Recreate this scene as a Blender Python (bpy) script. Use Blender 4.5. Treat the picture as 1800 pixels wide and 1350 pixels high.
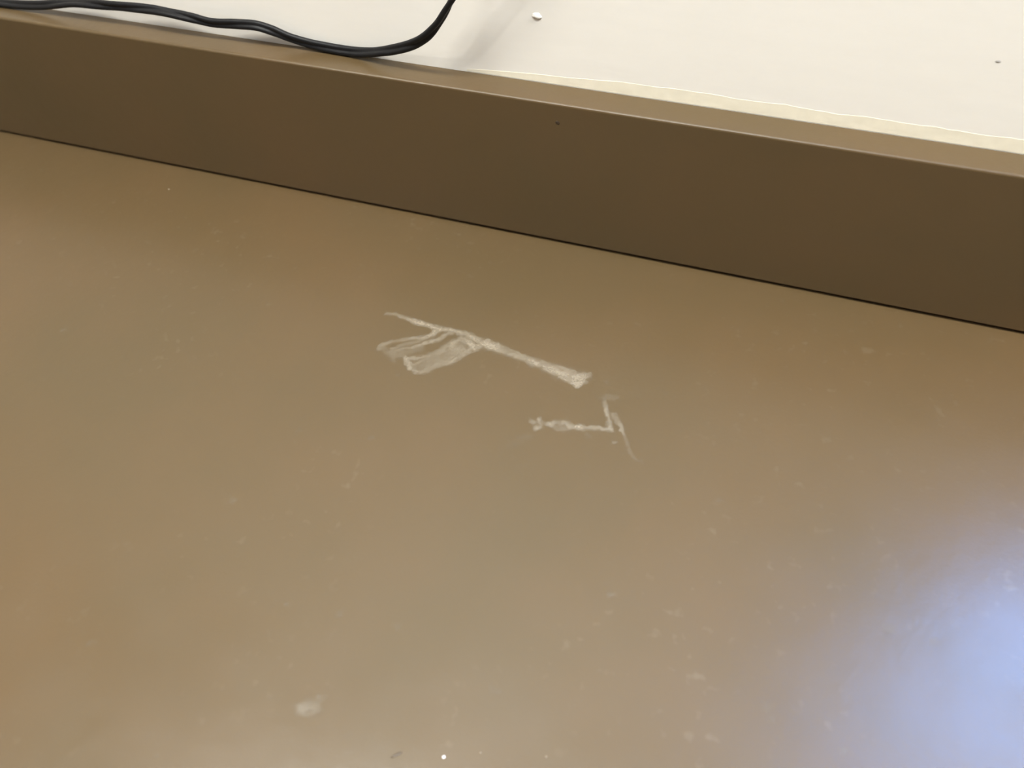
import bpy, bmesh, math, random
import numpy as np
from mathutils import Matrix, Vector, noise

# ------------------------------------------------------------------ scene, camera, light
scene = bpy.context.scene
for o in list(bpy.data.objects):
    bpy.data.objects.remove(o)
C = scene.collection
Z0 = 0.91            # height of the worktop above the floor
BH = 0.100           # backsplash height
BT = 0.019           # backsplash thickness; its front face lies in y = 0, the wall in y = BT

cam_d = bpy.data.cameras.new('camera')
cam = bpy.data.objects.new('camera', cam_d)
C.objects.link(cam)
cam_d.sensor_width = 36.0
cam_d.lens = 36.0 * 1352.0 / 1800.0
cam_d.clip_start = 0.01
cam_d.dof.use_dof = True
cam_d.dof.focus_distance = 0.43
cam_d.dof.aperture_fstop = 6.5
M = Matrix(((0.945929, -0.231606, 0.227105), (0.322608, 0.744669, -0.584287), (-0.033793, 0.62596, 0.779123))).to_4x4()
M.translation = (0.0, -0.3731, Z0 + 0.336)
cam.matrix_world = M
scene.camera = cam

vs = scene.view_settings
scene.display_settings.display_device = 'sRGB'
vs.view_transform = 'Standard'
vs.look = 'None'
vs.gamma = 1.0
vs.use_curve_mapping = False
vs.exposure = 0.06
scene.cycles.sample_clamp_indirect = 4.0
scene.cycles.caustics_reflective = False
scene.cycles.caustics_refractive = False

# evening-blue daylight outside the window
SKY = (0.18, 0.41, 0.95)
SKY_STRENGTH = 30.0
world = bpy.data.worlds.new('world')
scene.world = world
world.use_nodes = True
bg = world.node_tree.nodes.get('Background') or world.node_tree.nodes.new('ShaderNodeBackground')
bg.inputs['Color'].default_value = (*SKY, 1)
bg.inputs['Strength'].default_value = SKY_STRENGTH

WIN = (0.27, 0.87, Z0 + 0.25, Z0 + 1.30)      # window opening in the back wall, right of the frame


def lamp(name, kind, loc, power, colour, size=0.05, size_y=None, target=None):
    d = bpy.data.lights.new(name, kind)
    d.energy = power
    d.color = colour
    if kind == 'AREA':
        d.shape = 'RECTANGLE'
        d.size = size
        d.size_y = size_y or size
    else:
        d.shadow_soft_size = size
    o = bpy.data.objects.new(name, d)
    C.objects.link(o)
    o.location = loc
    if target is not None:
        o.rotation_euler = (Vector(target) - Vector(loc)).to_track_quat('-Z', 'Y').to_euler()
    return o


WARM = (1.0, 0.995, 0.95)
# ceiling panel over the worktop and three small ceiling bulbs
lamp('ceiling_panel_light', 'AREA', (-0.22, -0.52, Z0 + 1.50), 38.0, WARM, 0.9, 0.22)
lamp('ceiling_panel_light', 'AREA', (1.15, -0.28, Z0 + 1.50), 36.0, WARM, 0.7, 0.22)
lamp('ceiling_bulb_light', 'POINT', (-1.00, -0.95, Z0 + 1.42), 21.0, WARM, 0.018)
lamp('ceiling_bulb_light', 'POINT', (-0.40, -1.05, Z0 + 1.42), 6.0, WARM, 0.018)
lamp('ceiling_bulb_light', 'POINT', (0.60, -0.90, Z0 + 1.42), 1.5, WARM, 0.018)
p = lamp('window_portal', 'AREA', ((WIN[0] + WIN[1]) / 2, BT + 0.10, (WIN[2] + WIN[3]) / 2), 1.0, (1, 1, 1),
         WIN[1] - WIN[0], WIN[3] - WIN[2], ((WIN[0] + WIN[1]) / 2, -1.0, (WIN[2] + WIN[3]) / 2))
p.data.cycles.is_portal = True


# ------------------------------------------------------------------ helpers
def new_mat(name):
    m = bpy.data.materials.new(name)
    m.use_nodes = True
    nt = m.node_tree
    b = next(n for n in nt.nodes if n.type == 'BSDF_PRINCIPLED')
    return m, nt, b


def node(nt, kind, **kw):
    n = nt.nodes.new(kind)
    for k, v in kw.items():
        if k in n.inputs:
            n.inputs[k].default_value = v
        else:
            setattr(n, k, v)
    return n


def ramp(nt, stops):
    n = nt.nodes.new('ShaderNodeValToRGB')
    el = n.color_ramp.elements
    while len(el) < len(stops):
        el.new(0.5)
    for e, (p, c) in zip(el, stops):
        e.position = p
        e.color = (*c, 1) if len(c) == 3 else c
    return n


def tex_coords(nt, scale=(1, 1, 1)):
    tc = nt.nodes.new('ShaderNodeTexCoord')
    mp = nt.nodes.new('ShaderNodeMapping')
    mp.inputs['Scale'].default_value = scale
    nt.links.new(tc.outputs['Object'], mp.inputs['Vector'])
    return mp.outputs['Vector']


def link_obj(name, me, mat=None, parent=None, loc=None):
    o = bpy.data.objects.new(name, me)
    C.objects.link(o)
    if mat is not None:
        me.materials.append(mat)
    if parent is not None:
        o.parent = parent
    if loc is not None:
        o.location = loc
    return o


def from_bm(name, bm, mat=None, parent=None, loc=None, smooth=False):
    bmesh.ops.recalc_face_normals(bm, faces=bm.faces[:])
    me = bpy.data.meshes.new(name)
    bm.to_mesh(me)
    bm.free()
    if smooth:
        for p in me.polygons:
            p.use_smooth = True
    return link_obj(name, me, mat, parent, loc)


def add_box(bm, x0, x1, y0, y1, z0, z1):
    v = [bm.verts.new((x, y, z)) for z in (z0, z1) for y in (y0, y1) for x in (x0, x1)]
    for f in ((0, 1, 3, 2), (4, 6, 7, 5), (0, 4, 5, 1), (2, 3, 7, 6), (0, 2, 6, 4), (1, 5, 7, 3)):
        bm.faces.new([v[i] for i in f])


def box_obj(name, dims, mat, parent=None):
    bm = bmesh.new()
    add_box(bm, *dims)
    return from_bm(name, bm, mat, parent)


def structure(o):
    o['kind'] = 'structure'
    return o


def extrude_profile(name, prof, x0, x1, mat, parent=None, smooth=False, loc=None):
    """closed (y, z) outline swept along x"""
    bm = bmesh.new()
    a = [bm.verts.new((x0, y, z)) for y, z in prof]
    b = [bm.verts.new((x1, y, z)) for y, z in prof]
    n = len(prof)
    for i in range(n):
        bm.faces.new((a[i], a[(i + 1) % n], b[(i + 1) % n], b[i]))
    bm.faces.new(a)
    bm.faces.new(b[::-1])
    return from_bm(name, bm, mat, parent, loc)


def arc(cx, cz, r, a0, a1, n):
    return [(cx + r * math.cos(math.radians(a0 + (a1 - a0) * i / n)),
             cz + r * math.sin(math.radians(a0 + (a1 - a0) * i / n))) for i in range(n + 1)]


# ------------------------------------------------------------------ materials
BROWN = (0.080, 0.0525, 0.0235)


def laminate(name, speckled):
    m, nt, b = new_mat(name)
    L = nt.links.new
    v = tex_coords(nt)
    big = node(nt, 'ShaderNodeTexNoise', Scale=9.0, Detail=3.0, Roughness=0.5)
    L(v, big.inputs['Vector'])
    tint = ramp(nt, [(0.30, tuple(c * k for c, k in zip(BROWN, (0.94, 0.97, 0.98)))),
                     (0.70, tuple(c * k for c, k in zip(BROWN, (1.07, 1.03, 1.03))))])
    L(big.outputs['Fac'], tint.inputs['Fac'])
    col = tint.outputs['Color']
    if speckled:
        vor = node(nt, 'ShaderNodeTexNoise', Scale=170.0, Detail=1.0, Roughness=0.4)
        L(v, vor.inputs['Vector'])
        dots = ramp(nt, [(0.66, (0, 0, 0)), (0.80, (1, 1, 1))])
        L(vor.outputs['Fac'], dots.inputs['Fac'])
        patch = node(nt, 'ShaderNodeTexNoise', Scale=14.0, Detail=2.0)
        L(v, patch.inputs['Vector'])
        pr = ramp(nt, [(0.45, (0, 0, 0)), (0.7, (0.3, 0.3, 0.3))])
        L(patch.outputs['Fac'], pr.inputs['Fac'])
        mul = node(nt, 'ShaderNodeMath', operation='MULTIPLY')
        L(dots.outputs['Color'], mul.inputs[0])
        L(pr.outputs['Color'], mul.inputs[1])
        mix = node(nt, 'ShaderNodeMixRGB')
        L(mul.outputs[0], mix.inputs['Fac'])
        L(col, mix.inputs['Color1'])
        mix.inputs['Color2'].default_value = (0.16, 0.125, 0.08, 1)
        col = mix.outputs['Color']
    L(col, b.inputs['Base Color'])
    b.inputs['IOR'].default_value = 1.46
    # cleaning smears: gloss varies a little
    sm = node(nt, 'ShaderNodeTexNoise', Scale=30.0, Detail=4.0, Roughness=0.55)
    L(v, sm.inputs['Vector'])
    mr = node(nt, 'ShaderNodeMapRange')
    mr.inputs['From Min'].default_value = 0.3
    mr.inputs['From Max'].default_value = 0.7
    mr.inputs['To Min'].default_value = 0.285
    mr.inputs['To Max'].default_value = 0.345
    L(sm.outputs['Fac'], mr.inputs['Value'])
    L(mr.outputs['Result'], b.inputs['Roughness'])
    peel = node(nt, 'ShaderNodeTexNoise', Scale=85.0, Detail=5.0, Roughness=0.6)
    L(v, peel.inputs['Vector'])
    bump = node(nt, 'ShaderNodeBump', Strength=0.15, Distance=0.0010)
    L(peel.outputs['Fac'], bump.inputs['Height'])
    L(bump.outputs['Normal'], b.inputs['Normal'])
    return m


MAT_TOP = laminate('brown_laminate_worktop', True)
MAT_SPLASH = laminate('brown_laminate_backsplash', False)


def wall_paint(name, colour):
    m, nt, b = new_mat(name)
    L = nt.links.new
    v = tex_coords(nt, (1.0, 1.0, 4.5))
    n1 = node(nt, 'ShaderNodeTexNoise', Scale=30.0, Detail=6.0, Roughness=0.6)
    L(v, n1.inputs['Vector'])
    t = ramp(nt, [(0.3, tuple(c * 0.975 for c in colour)), (0.7, colour)])
    L(n1.outputs['Fac'], t.inputs['Fac'])
    L(t.outputs['Color'], b.inputs['Base Color'])
    b.inputs['Roughness'].default_value = 0.5
    n2 = node(nt, 'ShaderNodeTexNoise', Scale=110.0, Detail=3.0)
    L(v, n2.inputs['Vector'])
    bump = node(nt, 'ShaderNodeBump', Strength=0.05, Distance=0.001)
    L(n2.outputs['Fac'], bump.inputs['Height'])
    L(bump.outputs['Normal'], b.inputs['Normal'])
    return m


CREAM = (0.80, 0.765, 0.69)
MAT_WALL = wall_paint('cream_wall_paint', CREAM)
MAT_BEIGE = wall_paint('beige_wall_paint', (0.42, 0.36, 0.28))
MAT_CEIL = wall_paint('ceiling_paint', (0.78, 0.76, 0.72))


def plain(name, colour, rough=0.5, noise_scale=40.0, var=0.06, bump_d=0.0):
    m, nt, b = new_mat(name)
    L = nt.links.new
    v = tex_coords(nt)
    n = node(nt, 'ShaderNodeTexNoise', Scale=noise_scale, Detail=4.0)
    L(v, n.inputs['Vector'])
    t = ramp(nt, [(0.3, tuple(c * (1 - var) for c in colour)), (0.7, tuple(min(1, c * (1 + var)) for c in colour))])
    L(n.outputs['Fac'], t.inputs['Fac'])
    L(t.outputs['Color'], b.inputs['Base Color'])
    b.inputs['Roughness'].default_value = rough
    if bump_d:
        bu = node(nt, 'ShaderNodeBump', Strength=0.4, Distance=bump_d)
        L(n.outputs['Fac'], bu.inputs['Height'])
        L(bu.outputs['Normal'], b.inputs['Normal'])
    return m


MAT_FLOOR = plain('brown_floor', (0.16, 0.11, 0.07), 0.45, 6.0, 0.15)
MAT_FRAME = plain('white_window_frame', (0.75, 0.74, 0.71), 0.4)
MAT_CAULK = plain('yellowed_caulk', (0.79, 0.735, 0.585), 0.45, 160.0, 0.03, 0.0006)
MAT_PAINT_NUB = plain('cream_paint_nub', (0.84, 0.81, 0.75), 0.35)
MAT_CORD = plain('black_cord_vinyl', (0.006, 0.006, 0.0065), 0.5, 300.0, 0.2)
next(n for n in MAT_CORD.node_tree.nodes if n.type == 'BSDF_PRINCIPLED').inputs['Specular IOR Level'].default_value = 0.22
MAT_SPECK = plain('pale_dust', (0.24, 0.19, 0.125), 0.7, 400.0, 0.1)
MAT_DARK = plain('dark_nick', (0.035, 0.021, 0.010), 0.6, 400.0, 0.1)

mg, nt, b = new_mat('window_glass')
tr = node(nt, 'ShaderNodeBsdfTransparent')
gl = node(nt, 'ShaderNodeBsdfGlossy', Roughness=0.02)
mx = node(nt, 'ShaderNodeMixShader', Fac=0.05)
nt.links.new(tr.outputs[0], mx.inputs[1])
nt.links.new(gl.outputs[0], mx.inputs[2])
nt.links.new(mx.outputs[0], next(n for n in nt.nodes if n.type == 'OUTPUT_MATERIAL').inputs['Surface'])
MAT_GLASS = mg


def residue(name, colour):
    """thin scraped film: its cover is stored per vertex"""
    m, nt, b = new_mat(name)
    L = nt.links.new
    at = node(nt, 'ShaderNodeAttribute', attribute_name='cover')
    v = tex_coords(nt)
    n = node(nt, 'ShaderNodeTexNoise', Scale=900.0, Detail=2.0)
    L(v, n.inputs['Vector'])
    mr = node(nt, 'ShaderNodeMapRange')
    mr.inputs['From Min'].default_value = 0.25
    mr.inputs['From Max'].default_value = 0.75
    mr.inputs['To Min'].default_value = 0.8
    mr.inputs['To Max'].default_value = 1.15
    L(n.outputs['Fac'], mr.inputs['Value'])
    mul = node(nt, 'ShaderNodeMath', operation='MULTIPLY', use_clamp=True)
    L(at.outputs['Fac'], mul.inputs[0])
    L(mr.outputs['Result'], mul.inputs[1])
    b.inputs['Base Color'].default_value = (*colour, 1)
    b.inputs['Roughness'].default_value = 0.75
    tr = node(nt, 'ShaderNodeBsdfTransparent')
    mx = node(nt, 'ShaderNodeMixShader')
    L(mul.outputs[0], mx.inputs['Fac'])
    L(tr.outputs[0], mx.inputs[1])
    L(b.outputs[0], mx.inputs[2])
    L(mx.outputs[0], next(q for q in nt.nodes if q.type == 'OUTPUT_MATERIAL').inputs['Surface'])
    return m


MAT_SCRATCH = residue('pale_scraped_film', (0.27, 0.225, 0.16))

# ------------------------------------------------------------------ the room
X0, X1, Y1, TOPZ = -2.0, 2.0, -4.0, 2.45
structure(box_obj('floor', (X0 - 0.1, X1 + 0.1, Y1 - 0.1, BT + 0.16, -0.05, 0.0), MAT_FLOOR))
structure(box_obj('ceiling', (X0 - 0.1, X1 + 0.1, Y1 - 0.1, BT + 0.16, TOPZ, TOPZ + 0.05), MAT_CEIL))
structure(box_obj('wall_left', (X0 - 0.1, X0, Y1, BT, 0, TOPZ), MAT_BEIGE))
structure(box_obj('wall_right', (X1, X1 + 0.1, Y1, BT, 0, TOPZ), MAT_BEIGE))
structure(box_obj('wall_front', (X0 - 0.1, X1 + 0.1, Y1 - 0.1, Y1, 0, TOPZ), MAT_BEIGE))
bm = bmesh.new()
wx0, wx1, wz0, wz1 = WIN
add_box(bm, X0 - 0.1, wx0, BT, BT + 0.16, 0, TOPZ)
add_box(bm, wx1, X1 + 0.1, BT, BT + 0.16, 0, TOPZ)
add_box(bm, wx0, wx1, BT, BT + 0.16, 0, wz0)
add_box(bm, wx0, wx1, BT, BT + 0.16, wz1, TOPZ)
wall = structure(from_bm('wall_back', bm, MAT_WALL))

bm = bmesh.new()
fw = 0.03
add_box(bm, wx0, wx0 + fw, BT + 0.05, BT + 0.10, wz0, wz1)
add_box(bm, wx1 - fw, wx1, BT + 0.05, BT + 0.10, wz0, wz1)
add_box(bm, wx0 + fw, wx1 - fw, BT + 0.05, BT + 0.10, wz0, wz0 + fw)
add_box(bm, wx0 + fw, wx1 - fw, BT + 0.05, BT + 0.10, wz1 - fw, wz1)
win = structure(from_bm('window_1', bm, MAT_FRAME))
box_obj('pane', (wx0 + fw, wx1 - fw, BT + 0.072, BT + 0.076, wz0 + fw, wz1 - fw), MAT_GLASS, win)

# yellowed caulk along the foot of the wall, uneven upper edge
random.seed(4)
bm = bmesh.new()
rows = []
xs = np.arange(-0.170, 0.70, 0.004)
for i, x in enumerate(xs):
    grow = min(1.0, (x + 0.170) / 0.10) ** 0.8
    h = (0.0062 + 0.0009 * noise.noise((x * 40, 0.3, 0)) + 0.0006 * noise.noise((x * 150, 2.0, 0))) * grow + 0.0012
    zb = Z0 + BH + 0.0002
    prof = [(BT + 0.0005, zb), (BT - 0.0001, zb), (BT - 0.0001, zb + 0.0006), (BT - 0.0001, zb + h * 0.5),
            (BT - 0.0001, zb + h * 0.99), (BT + 0.0005, zb + h)]
    rows.append([bm.verts.new((x, y, z)) for y, z in prof])
for a, c in zip(rows[:-1], rows[1:]):
    for j in range(len(a) - 1):
        bm.faces.new((a[j], c[j], c[j + 1], a[j + 1]))
bm.faces.new(rows[0][::-1])
bm.faces.new(rows[-1])
ck = from_bm('caulk_strip', bm, MAT_CAULK, wall)
ck['label'] = 'yellowed caulk strip along the foot of the cream wall'


def nub(name, loc, rx, ry, rz, mat, parent, seed, sub=3):
    bm = bmesh.new()
    bmesh.ops.create_icosphere(bm, subdivisions=sub, radius=1.0)
    for v in bm.verts:
        k = 1 + 0.28 * noise.noise(v.co * 1.4 + Vector((seed, seed * 2.3, 0)))
        v.co = Vector((v.co.x * rx * k, v.co.y * ry * k, v.co.z * rz * k))
    return from_bm(name, bm, mat, parent, loc, smooth=True)


nb = nub('paint_nub', (-0.1268, BT, Z0 + 0.1378), 0.0026, 0.0009, 0.0018, MAT_PAINT_NUB, wall, 3.1)
nub('wall_nick', (0.0976, BT, Z0 + 0.1443), 0.0012, 0.0002, 0.0006, plain('grey_wall_mark', (0.33, 0.31, 0.28), 0.6), wall, 5.0, 2)

# ------------------------------------------------------------------ the worktop with its backsplash
counter = bpy.data.objects.new('countertop', None)
C.objects.link(counter)
counter.location = (0, 0, Z0 - 0.038)
counter['label'] = 'brown laminate countertop with raised backsplash below the cream wall'
counter['category'] = 'countertop'
TOP = 0.038                                     # worktop surface in the countertop's own height

prof = [(BT - 0.0005, 0.0)] + [(BT - 0.0005, TOP)] + arc(-0.635 + 0.012, TOP - 0.012, 0.012, 90, 180, 8) + arc(-0.635 + 0.004, 0.004, 0.004, 180, 270, 4)
worktop = extrude_profile('worktop', prof, X0 + 0.002, X1 - 0.002, MAT_TOP, counter)

# square-edged board: eased top edges, a small shadow groove where it meets the worktop
r = 0.0016
prof = [(0.0024, TOP + 0.0001), (0.0024, TOP + 0.0022), (0.0, TOP + 0.0030)] + \
    arc(r, TOP + BH - r, r, 180, 90, 5) + [(BT - 0.0004, TOP + BH), (BT - 0.0004, TOP + 0.0001)]
splash = extrude_profile('backsplash', prof, X0 + 0.002, X1 - 0.002, MAT_SPLASH, counter)
nub('dark_nick', (-0.1088, 0.0001, TOP + 0.0882), 0.0015, 0.00025, 0.0013, MAT_DARK, splash, 2.0, 2)

# pale scraped marks: strokes of (x, y, width, cover), millimetres on the worktop
UPPER = [[(-188.8, -92.1, 2.0, 0.35), (-183.5, -90.5, 2.0, 0.4), (-175.9, -92.2, 2.4, 0.55), (-166.1, -93.1, 2.8, 0.75), (-157.8, -93.5, 3.2, 0.75),
    (-151.7, -94.1, 3.2, 0.7), (-144.7, -93.4, 2.8, 0.7), (-136.4, -93.2, 3.1, 0.6), (-125.7, -96.6, 4.6, 0.7), (-116.7, -98.0, 5.4, 0.8), (-111.7,
    -99.2, 4.2, 0.65), (-102.5, -100.5, 3.4, 0.65), (-96.1, -101.2, 3.0, 0.6), (-90.6, -102.2, 5.2, 0.75), (-85.2, -103.2, 3.3, 0.6), (-79.0, -104.4,
    5.9, 0.8), (-74.6, -105.7, 3.3, 0.9), (-69.0, -105.7, 6.6, 0.75), (-63.0, -105.6, 7.3, 0.75), (-58.6, -102.4, 2.9, 0.6)], [(-66.3, -109.2, 2.2,
    0.6), (-62.8, -111.1, 2.9, 0.85), (-60.8, -107.5, 3.2, 0.7)], [(-153.5, -95.1, 4.0, 0.6), (-155.0, -99.4, 3.5, 0.6), (-158.0, -102.7, 2.7, 0.7),
    (-168.2, -107.3, 2.0, 0.4), (-175.7, -111.9, 2.0, 0.35), (-181.0, -116.4, 2.7, 0.5), (-181.5, -119.3, 2.3, 0.45)], [(-144.7, -93.4, 2.8, 0.6),
    (-149.2, -101.0, 2.7, 0.6), (-155.5, -106.2, 1.9, 0.55), (-161.6, -111.4, 1.9, 0.5), (-170.5, -116.9, 1.9, 0.45), (-172.9, -120.4, 4.6, 0.4),
    (-169.0, -125.1, 2.3, 0.25)], [(-133.1, -98.8, 4.7, 0.6), (-138.4, -99.1, 3.9, 0.6), (-142.1, -104.4, 5.4, 0.6), (-147.3, -112.0, 2.7, 0.5),
    (-151.2, -116.4, 2.7, 0.55), (-157.0, -119.6, 2.3, 0.5), (-163.0, -121.5, 2.3, 0.65)], [(-128.5, -102.6, 3.1, 0.7), (-132.3, -109.2, 3.4, 0.62),
    (-135.9, -115.4, 3.0, 0.62), (-141.6, -119.8, 1.9, 0.45), (-147.0, -126.4, 2.2, 0.5), (-151.2, -129.0, 2.6, 0.5), (-156.9, -127.2, 3.0, 0.6),
    (-163.0, -121.5, 2.7, 0.6)], [(-142.6, -117.4, 4.5, 0.4), (-137.4, -108.1, 6.1, 0.5)], [(-154.4, -124.7, 3.4, 0.4), (-147.1, -119.3, 3.4, 0.4)],
    [(-137.5, -96.9, 3.1, 0.6), (-132.3, -99.1, 3.5, 0.7), (-127.1, -102.6, 3.1, 0.8), (-125.0, -98.7, 3.5, 0.6)], [(-157.9, -125.7, 1.9, 0.5),
    (-148.5, -116.1, 1.9, 0.5), (-138.1, -103.6, 2.3, 0.55)], [(-149.5, -126.3, 1.9, 0.5), (-139.6, -116.0, 2.3, 0.5), (-133.3, -104.9, 2.7, 0.6)],
    [(-173.6, -116.4, 1.9, 0.4), (-161.3, -107.0, 2.0, 0.4), (-153.7, -99.0, 2.4, 0.5)], [(-123.0, -94.3, 1.9, 0.5), (-105.7, -98.3, 1.9, 0.5),
    (-84.0, -101.5, 2.2, 0.5), (-66.9, -102.4, 2.6, 0.6)], [(-73.5, -108.4, 2.5, 0.6), (-67.4, -108.7, 2.9, 0.65), (-58.8, -107.7, 2.2, 0.5)],
    [(-168.0, -120.7, 5.3, 0.28), (-157.6, -111.5, 4.6, 0.25)], [(-153.5, -125.3, 6.7, 0.38), (-143.7, -114.6, 7.6, 0.4), (-136.1, -104.0, 8.5, 0.5)],
    [(-123.8, -96.9, 7.0, 0.45), (-112.5, -99.0, 6.1, 0.45)], [(-83.2, -104.0, 6.7, 0.4), (-62.8, -105.1, 8.7, 0.5)], [(-179.4, -118.2, 3.5, 0.3),
    (-170.0, -122.7, 3.8, 0.25)]]
LOWER = [[(-46.3, -115.6, 1.4, 0.3), (-45.0, -118.1, 1.4, 0.5), (-41.8, -125.6, 1.5, 0.6), (-37.5, -134.9, 2.0, 0.65)], [(-39.3, -124.0, 1.4, 0.35),
    (-36.0, -128.5, 2.4, 0.5), (-31.2, -134.1, 1.7, 0.6), (-28.7, -138.3, 1.6, 0.25), (-24.5, -145.6, 1.3, 0.22), (-21.1, -149.7, 1.3, 0.16), (-17.8,
    -149.8, 2.5, 0.12)], [(-47.1, -115.0, 3.5, 0.2), (-40.9, -113.9, 4.2, 0.2)], [(-48.0, -103.9, 1.8, 0.2), (-47.5, -104.6, 1.8, 0.2)], [(-37.5,
    -134.9, 2.3, 0.6), (-44.3, -136.3, 2.0, 0.5), (-49.6, -137.5, 2.4, 0.6), (-57.0, -139.4, 2.7, 0.7), (-62.3, -138.4, 3.4, 0.5), (-67.1, -139.5,
    3.1, 0.5), (-68.8, -141.2, 2.0, 0.6), (-73.2, -141.4, 1.7, 0.3), (-75.2, -142.4, 3.1, 0.45)], [(-75.4, -145.6, 2.7, 0.65), (-74.1, -144.8, 2.4,
    0.5)], [(-78.7, -142.3, 2.4, 0.55), (-77.7, -142.4, 2.4, 0.5)], [(-76.2, -139.2, 2.1, 0.5), (-75.3, -140.9, 2.0, 0.5)], [(-66.5, -142.4, 3.0,
    0.35), (-59.0, -141.2, 3.4, 0.4)], [(-49.0, -142.0, 2.0, 0.25), (-47.2, -143.0, 1.7, 0.2)], [(-34.3, -142.7, 2.0, 0.3), (-33.7, -142.9, 2.0,
    0.3)], [(-88.2, -168.0, 5.2, 0.08), (-83.4, -159.0, 5.9, 0.12), (-78.0, -151.5, 5.3, 0.12)]]


def film(name, strokes, label, seed, step=0.30):
    allp = np.array([q for s in strokes for q in s])
    x0, y0 = allp[:, 0].min() - 6, allp[:, 1].min() - 6
    nx = int((allp[:, 0].max() + 6 - x0) / step) + 1
    ny = int((allp[:, 1].max() + 6 - y0) / step) + 1
    gx, gy = np.meshgrid(x0 + np.arange(nx) * step, y0 + np.arange(ny) * step)
    rng = np.random.default_rng(seed)

    def vnoise(scale):
        g = rng.random((int(ny * step / scale) + 4, int(nx * step / scale) + 4))
        u = (gx - x0) / scale
        w = (gy - y0) / scale
        iu, iw = u.astype(int), w.astype(int)
        fu, fw_ = u - iu, w - iw
        fu = fu * fu * (3 - 2 * fu)
        fw_ = fw_ * fw_ * (3 - 2 * fw_)
        return (g[iw, iu] * (1 - fu) + g[iw, iu + 1] * fu) * (1 - fw_) + (g[iw + 1, iu] * (1 - fu) + g[iw + 1, iu + 1] * fu) * fw_
    jx = (vnoise(2.2) - 0.5) * 1.3 + (vnoise(0.9) - 0.5) * 0.9
    jy = (vnoise(2.2) - 0.5) * 1.3 + (vnoise(0.9) - 0.5) * 0.9
    px, py = gx + jx, gy + jy
    cover = np.zeros_like(gx)
    for s in strokes:
        for (ax, ay, aw, aa), (bx, by, bw, ba) in zip(s[:-1], s[1:]):
            dx, dy = bx - ax, by - ay
            t = np.clip(((px - ax) * dx + (py - ay) * dy) / (dx * dx + dy * dy + 1e-9), 0, 1)
            d = np.hypot(px - ax - t * dx, py - ay - t * dy)
            w = (aw + (bw - aw) * t) * 0.5
            a = aa + (ba - aa) * t
            e = np.exp(-(d / (w * 1.05 + 0.55)) ** 2.4)
            cover = np.maximum(cover, a * e)
    cover = np.clip(cover * (0.72 + 0.38 * vnoise(3.6)) - 0.10 * vnoise(1.3), 0, 1)
    cover = np.clip(cover * (0.78 + 0.44 * vnoise(0.75)), 0, 0.72)
    keep = cover > 0.012
    cell = keep[:-1, :-1] | keep[1:, :-1] | keep[:-1, 1:] | keep[1:, 1:]
    ids = -np.ones(gx.shape, int)
    jj, ii = np.nonzero(cell)
    used = np.zeros_like(keep)
    for a, b_ in ((0, 0), (1, 0), (0, 1), (1, 1)):
        used[jj + a, ii + b_] = True
    ids[used] = np.arange(used.sum())
    verts = np.stack([gx[used] / 1000, gy[used] / 1000, 0.00004 + 0.00012 * cover[used]], 1)
    faces = np.stack([ids[jj, ii], ids[jj, ii + 1], ids[jj + 1, ii + 1], ids[jj + 1, ii]], 1)
    me = bpy.data.meshes.new(name)
    me.from_pydata(verts.tolist(), [], faces.tolist())
    at = me.attributes.new('cover', 'FLOAT', 'POINT')
    at.data.foreach_set('value', cover[used].astype(np.float32))
    me.update()
    o = link_obj(name, me, MAT_SCRATCH, worktop, (0, 0, TOP))
    if label:
        o['label'] = label
    return o


film('scratch_mark', UPPER, 'long pale scraped mark with a hatched tail', 1)
film('scratch_mark', LOWER, 'small pale corner-shaped scraped mark', 2)
film('scratch_mark', [[(-126.5, -314.5, 4.0, 0.45), (-122.0, -312.0, 6.0, 0.42), (-119.5, -307.5, 3.0, 0.25)], [(-127.0, -314.5, 2.0, 0.3), (-126.0, -314.0, 2.0, 0.3)]],
     'small round pale blot', 3)

# crumbs and dust specks: (x, y, size) in millimetres
SPECKS = [(-61.8, -312.6, 2.0), (-48.1, -306.5, 1.4), (-22.6, -299.4, 1.4), (-392.5, -24.3, 2.0), (-154.9, -275.0, 2.0), (-174.0, -349.5, 1.4),
    (-129.4, -272.1, 2.8), (-101.5, -269.1, 2.5), (-373.9, -162.7, 2.8), (-208.5, -234.9, 3.4), (-15.1, -225.3, 2.8), (89.4, -260.2, 2.5), (123.7,
    -202.8, 3.1), (61.4, -256.9, 1.7), (58.6, -252.4, 2.8), (104.9, -202.9, 3.1), (-197.8, -186.1, 2.5), (-50.8, -281.7, 3.9), (-158.1, -178.7, 2.2),
    (-230.5, -319.0, 3.1), (24.1, -160.6, 2.2), (-161.9, -134.5, 1.7)]
for i, (x, y, s) in enumerate(SPECKS):
    if i < 4:
        nub('dust_speck', (x / 1000, y / 1000, TOP + 0.0002), s * 0.00035, s * 0.0003, 0.0004, MAT_PAINT_NUB if i == 0 else MAT_SPECK, worktop, i + 1.0, 2)
    else:
        film('dust_smear', [[(x - s * 0.2, y, s * 0.9, 0.2), (x + s * 0.2, y + s * 0.2, s * 0.7, 0.2)]], None, 20 + i, 0.4)
nub('dark_scuff', (-0.0805, -0.3180, TOP + 0.00005), 0.0024, 0.0006, 0.00015, plain('scuff_brown', (0.062, 0.040, 0.020), 0.5), worktop, 6.0, 2).rotation_euler = (0, 0, 0.8)

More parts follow.
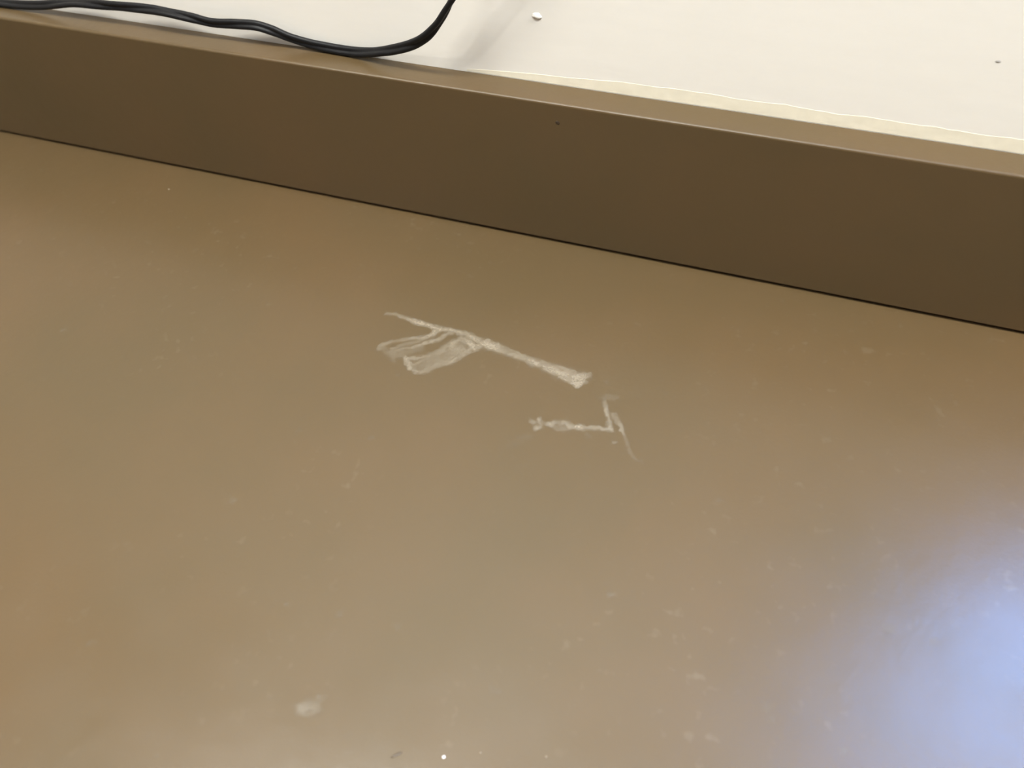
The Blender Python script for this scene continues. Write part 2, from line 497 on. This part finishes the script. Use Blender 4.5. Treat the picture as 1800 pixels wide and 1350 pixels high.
# ------------------------------------------------------------------ the black twin cord
CORD = [(-597.7, 13.0, 91.6), (-552.4, 13.0, 96.2), (-509.6, 13.5, 100.8), (-477.8, 13.0, 104.6), (-440.9, 12.0, 110.6), (-407.3, 11.0, 113.5),
    (-380.8, 11.0, 114.6), (-364.1, 11.0, 114.1), (-347.9, 11.0, 112.9), (-334.4, 11.5, 111.5), (-318.0, 12.0, 112.6), (-304.1, 12.5, 113.1), (-294.0,
    14.0, 110.5), (-283.7, 15.0, 107.1), (-269.3, 16.0, 104.3), (-250.4, 16.4, 103.1), (-234.2, 15.0, 104.6), (-216.7, 11.5, 109.9), (-199.0, 7.0,
    117.7), (-186.6, 3.5, 126.0), (-178.3, 2.5, 134.5), (-173.2, 2.5, 141.3), (-168.3, 2.0, 149.0), (-162.2, 1.0, 158.7), (-154.2, -1.0, 171.4),
    (-146.0, -3.0, 184.6)]


def catmull(pts, n):
    out = []
    P = [Vector(q) / 1000 for q in pts]
    P = [P[0] * 2 - P[1]] + P + [P[-1] * 2 - P[-2]]
    for i in range(1, len(P) - 2):
        for k in range(n):
            t = k / n
            a, b_, c, d = P[i - 1], P[i], P[i + 1], P[i + 2]
            out.append(0.5 * ((2 * b_) + (c - a) * t + (2 * a - 5 * b_ + 4 * c - d) * t * t + (3 * b_ - a - 3 * c + d) * t ** 3))
    out.append(P[-2])
    return out


path = CORD
path = [(x, y, max(z, 102.2)) for x, y, z in path]
path = [(-900.0, 12.0, 102.2), (-760.0, 14.0, 102.2), (-670.0, 12.0, 102.2)] + path + [(-130.0, -6.0, 230.0), (-114.0, -8.0, 275.0), (-98.0, -6.0, 330.0), (-88.0, 4.0, 400.0), (-84.0, 14.0, 500.0), (-82.0, 15.0, 700.0)]
pts = catmull(path, 9)
# roll of the flat side along x (metres -> degrees): 0 = lying flat, 90 = on edge
ROLL = [(-0.90, 0), (-0.52, 20), (-0.47, 60), (-0.44, 10), (-0.405, 95), (-0.365, 30), (-0.335, 100), (-0.30, 60), (-0.283, 100), (-0.25, 70), (-0.225, 30),
        (-0.205, 60), (-0.188, 110), (-0.175, 160), (-0.16, 250), (-0.14, 330), (-0.08, 400)]


def roll_at(x):
    for (xa, ra), (xb, rb) in zip(ROLL[:-1], ROLL[1:]):
        if xa <= x <= xb:
            t = (x - xa) / (xb - xa)
            t = t * t * (3 - 2 * t)
            return math.radians(ra + (rb - ra) * t)
    return math.radians(ROLL[0][1] if x < ROLL[0][0] else ROLL[-1][1])


R_ = 0.0016                                     # one conductor's radius
outline = []
for k in range(10):                              # right lobe of the figure eight
    a = math.radians(-140 + 280 * k / 9)
    outline.append((0.0014 + R_ * math.cos(a), R_ * math.sin(a)))
for k in range(10):
    a = math.radians(40 + 280 * k / 9)
    outline.append((-0.0014 + R_ * math.cos(a), R_ * math.sin(a)))
bm = bmesh.new()
rings = []
for i, q in enumerate(pts):
    t = (pts[min(i + 1, len(pts) - 1)] - pts[max(i - 1, 0)]).normalized()
    ref = Vector((0, 1, 0))
    side = (ref - t * ref.dot(t)).normalized()
    upv = t.cross(side)
    if upv.z < 0 and abs(t.z) < 0.7:
        upv = -upv
    ro = roll_at(q.x)
    e1 = side * math.cos(ro) + upv * math.sin(ro)
    e2 = -side * math.sin(ro) + upv * math.cos(ro)
    rings.append([bm.verts.new(q + e1 * u + e2 * w + Vector((0, 0, Z0))) for u, w in outline])
n = len(outline)
for a, c in zip(rings[:-1], rings[1:]):
    for j in range(n):
        bm.faces.new((a[j], a[(j + 1) % n], c[(j + 1) % n], c[j]))
bm.faces.new(rings[0][::-1])
bm.faces.new(rings[-1])
cord = from_bm('power_cord', bm, MAT_CORD, smooth=True)
cord['label'] = 'black twisted flat twin cord lying on the backsplash ledge and rising up the wall'
cord['category'] = 'cord'
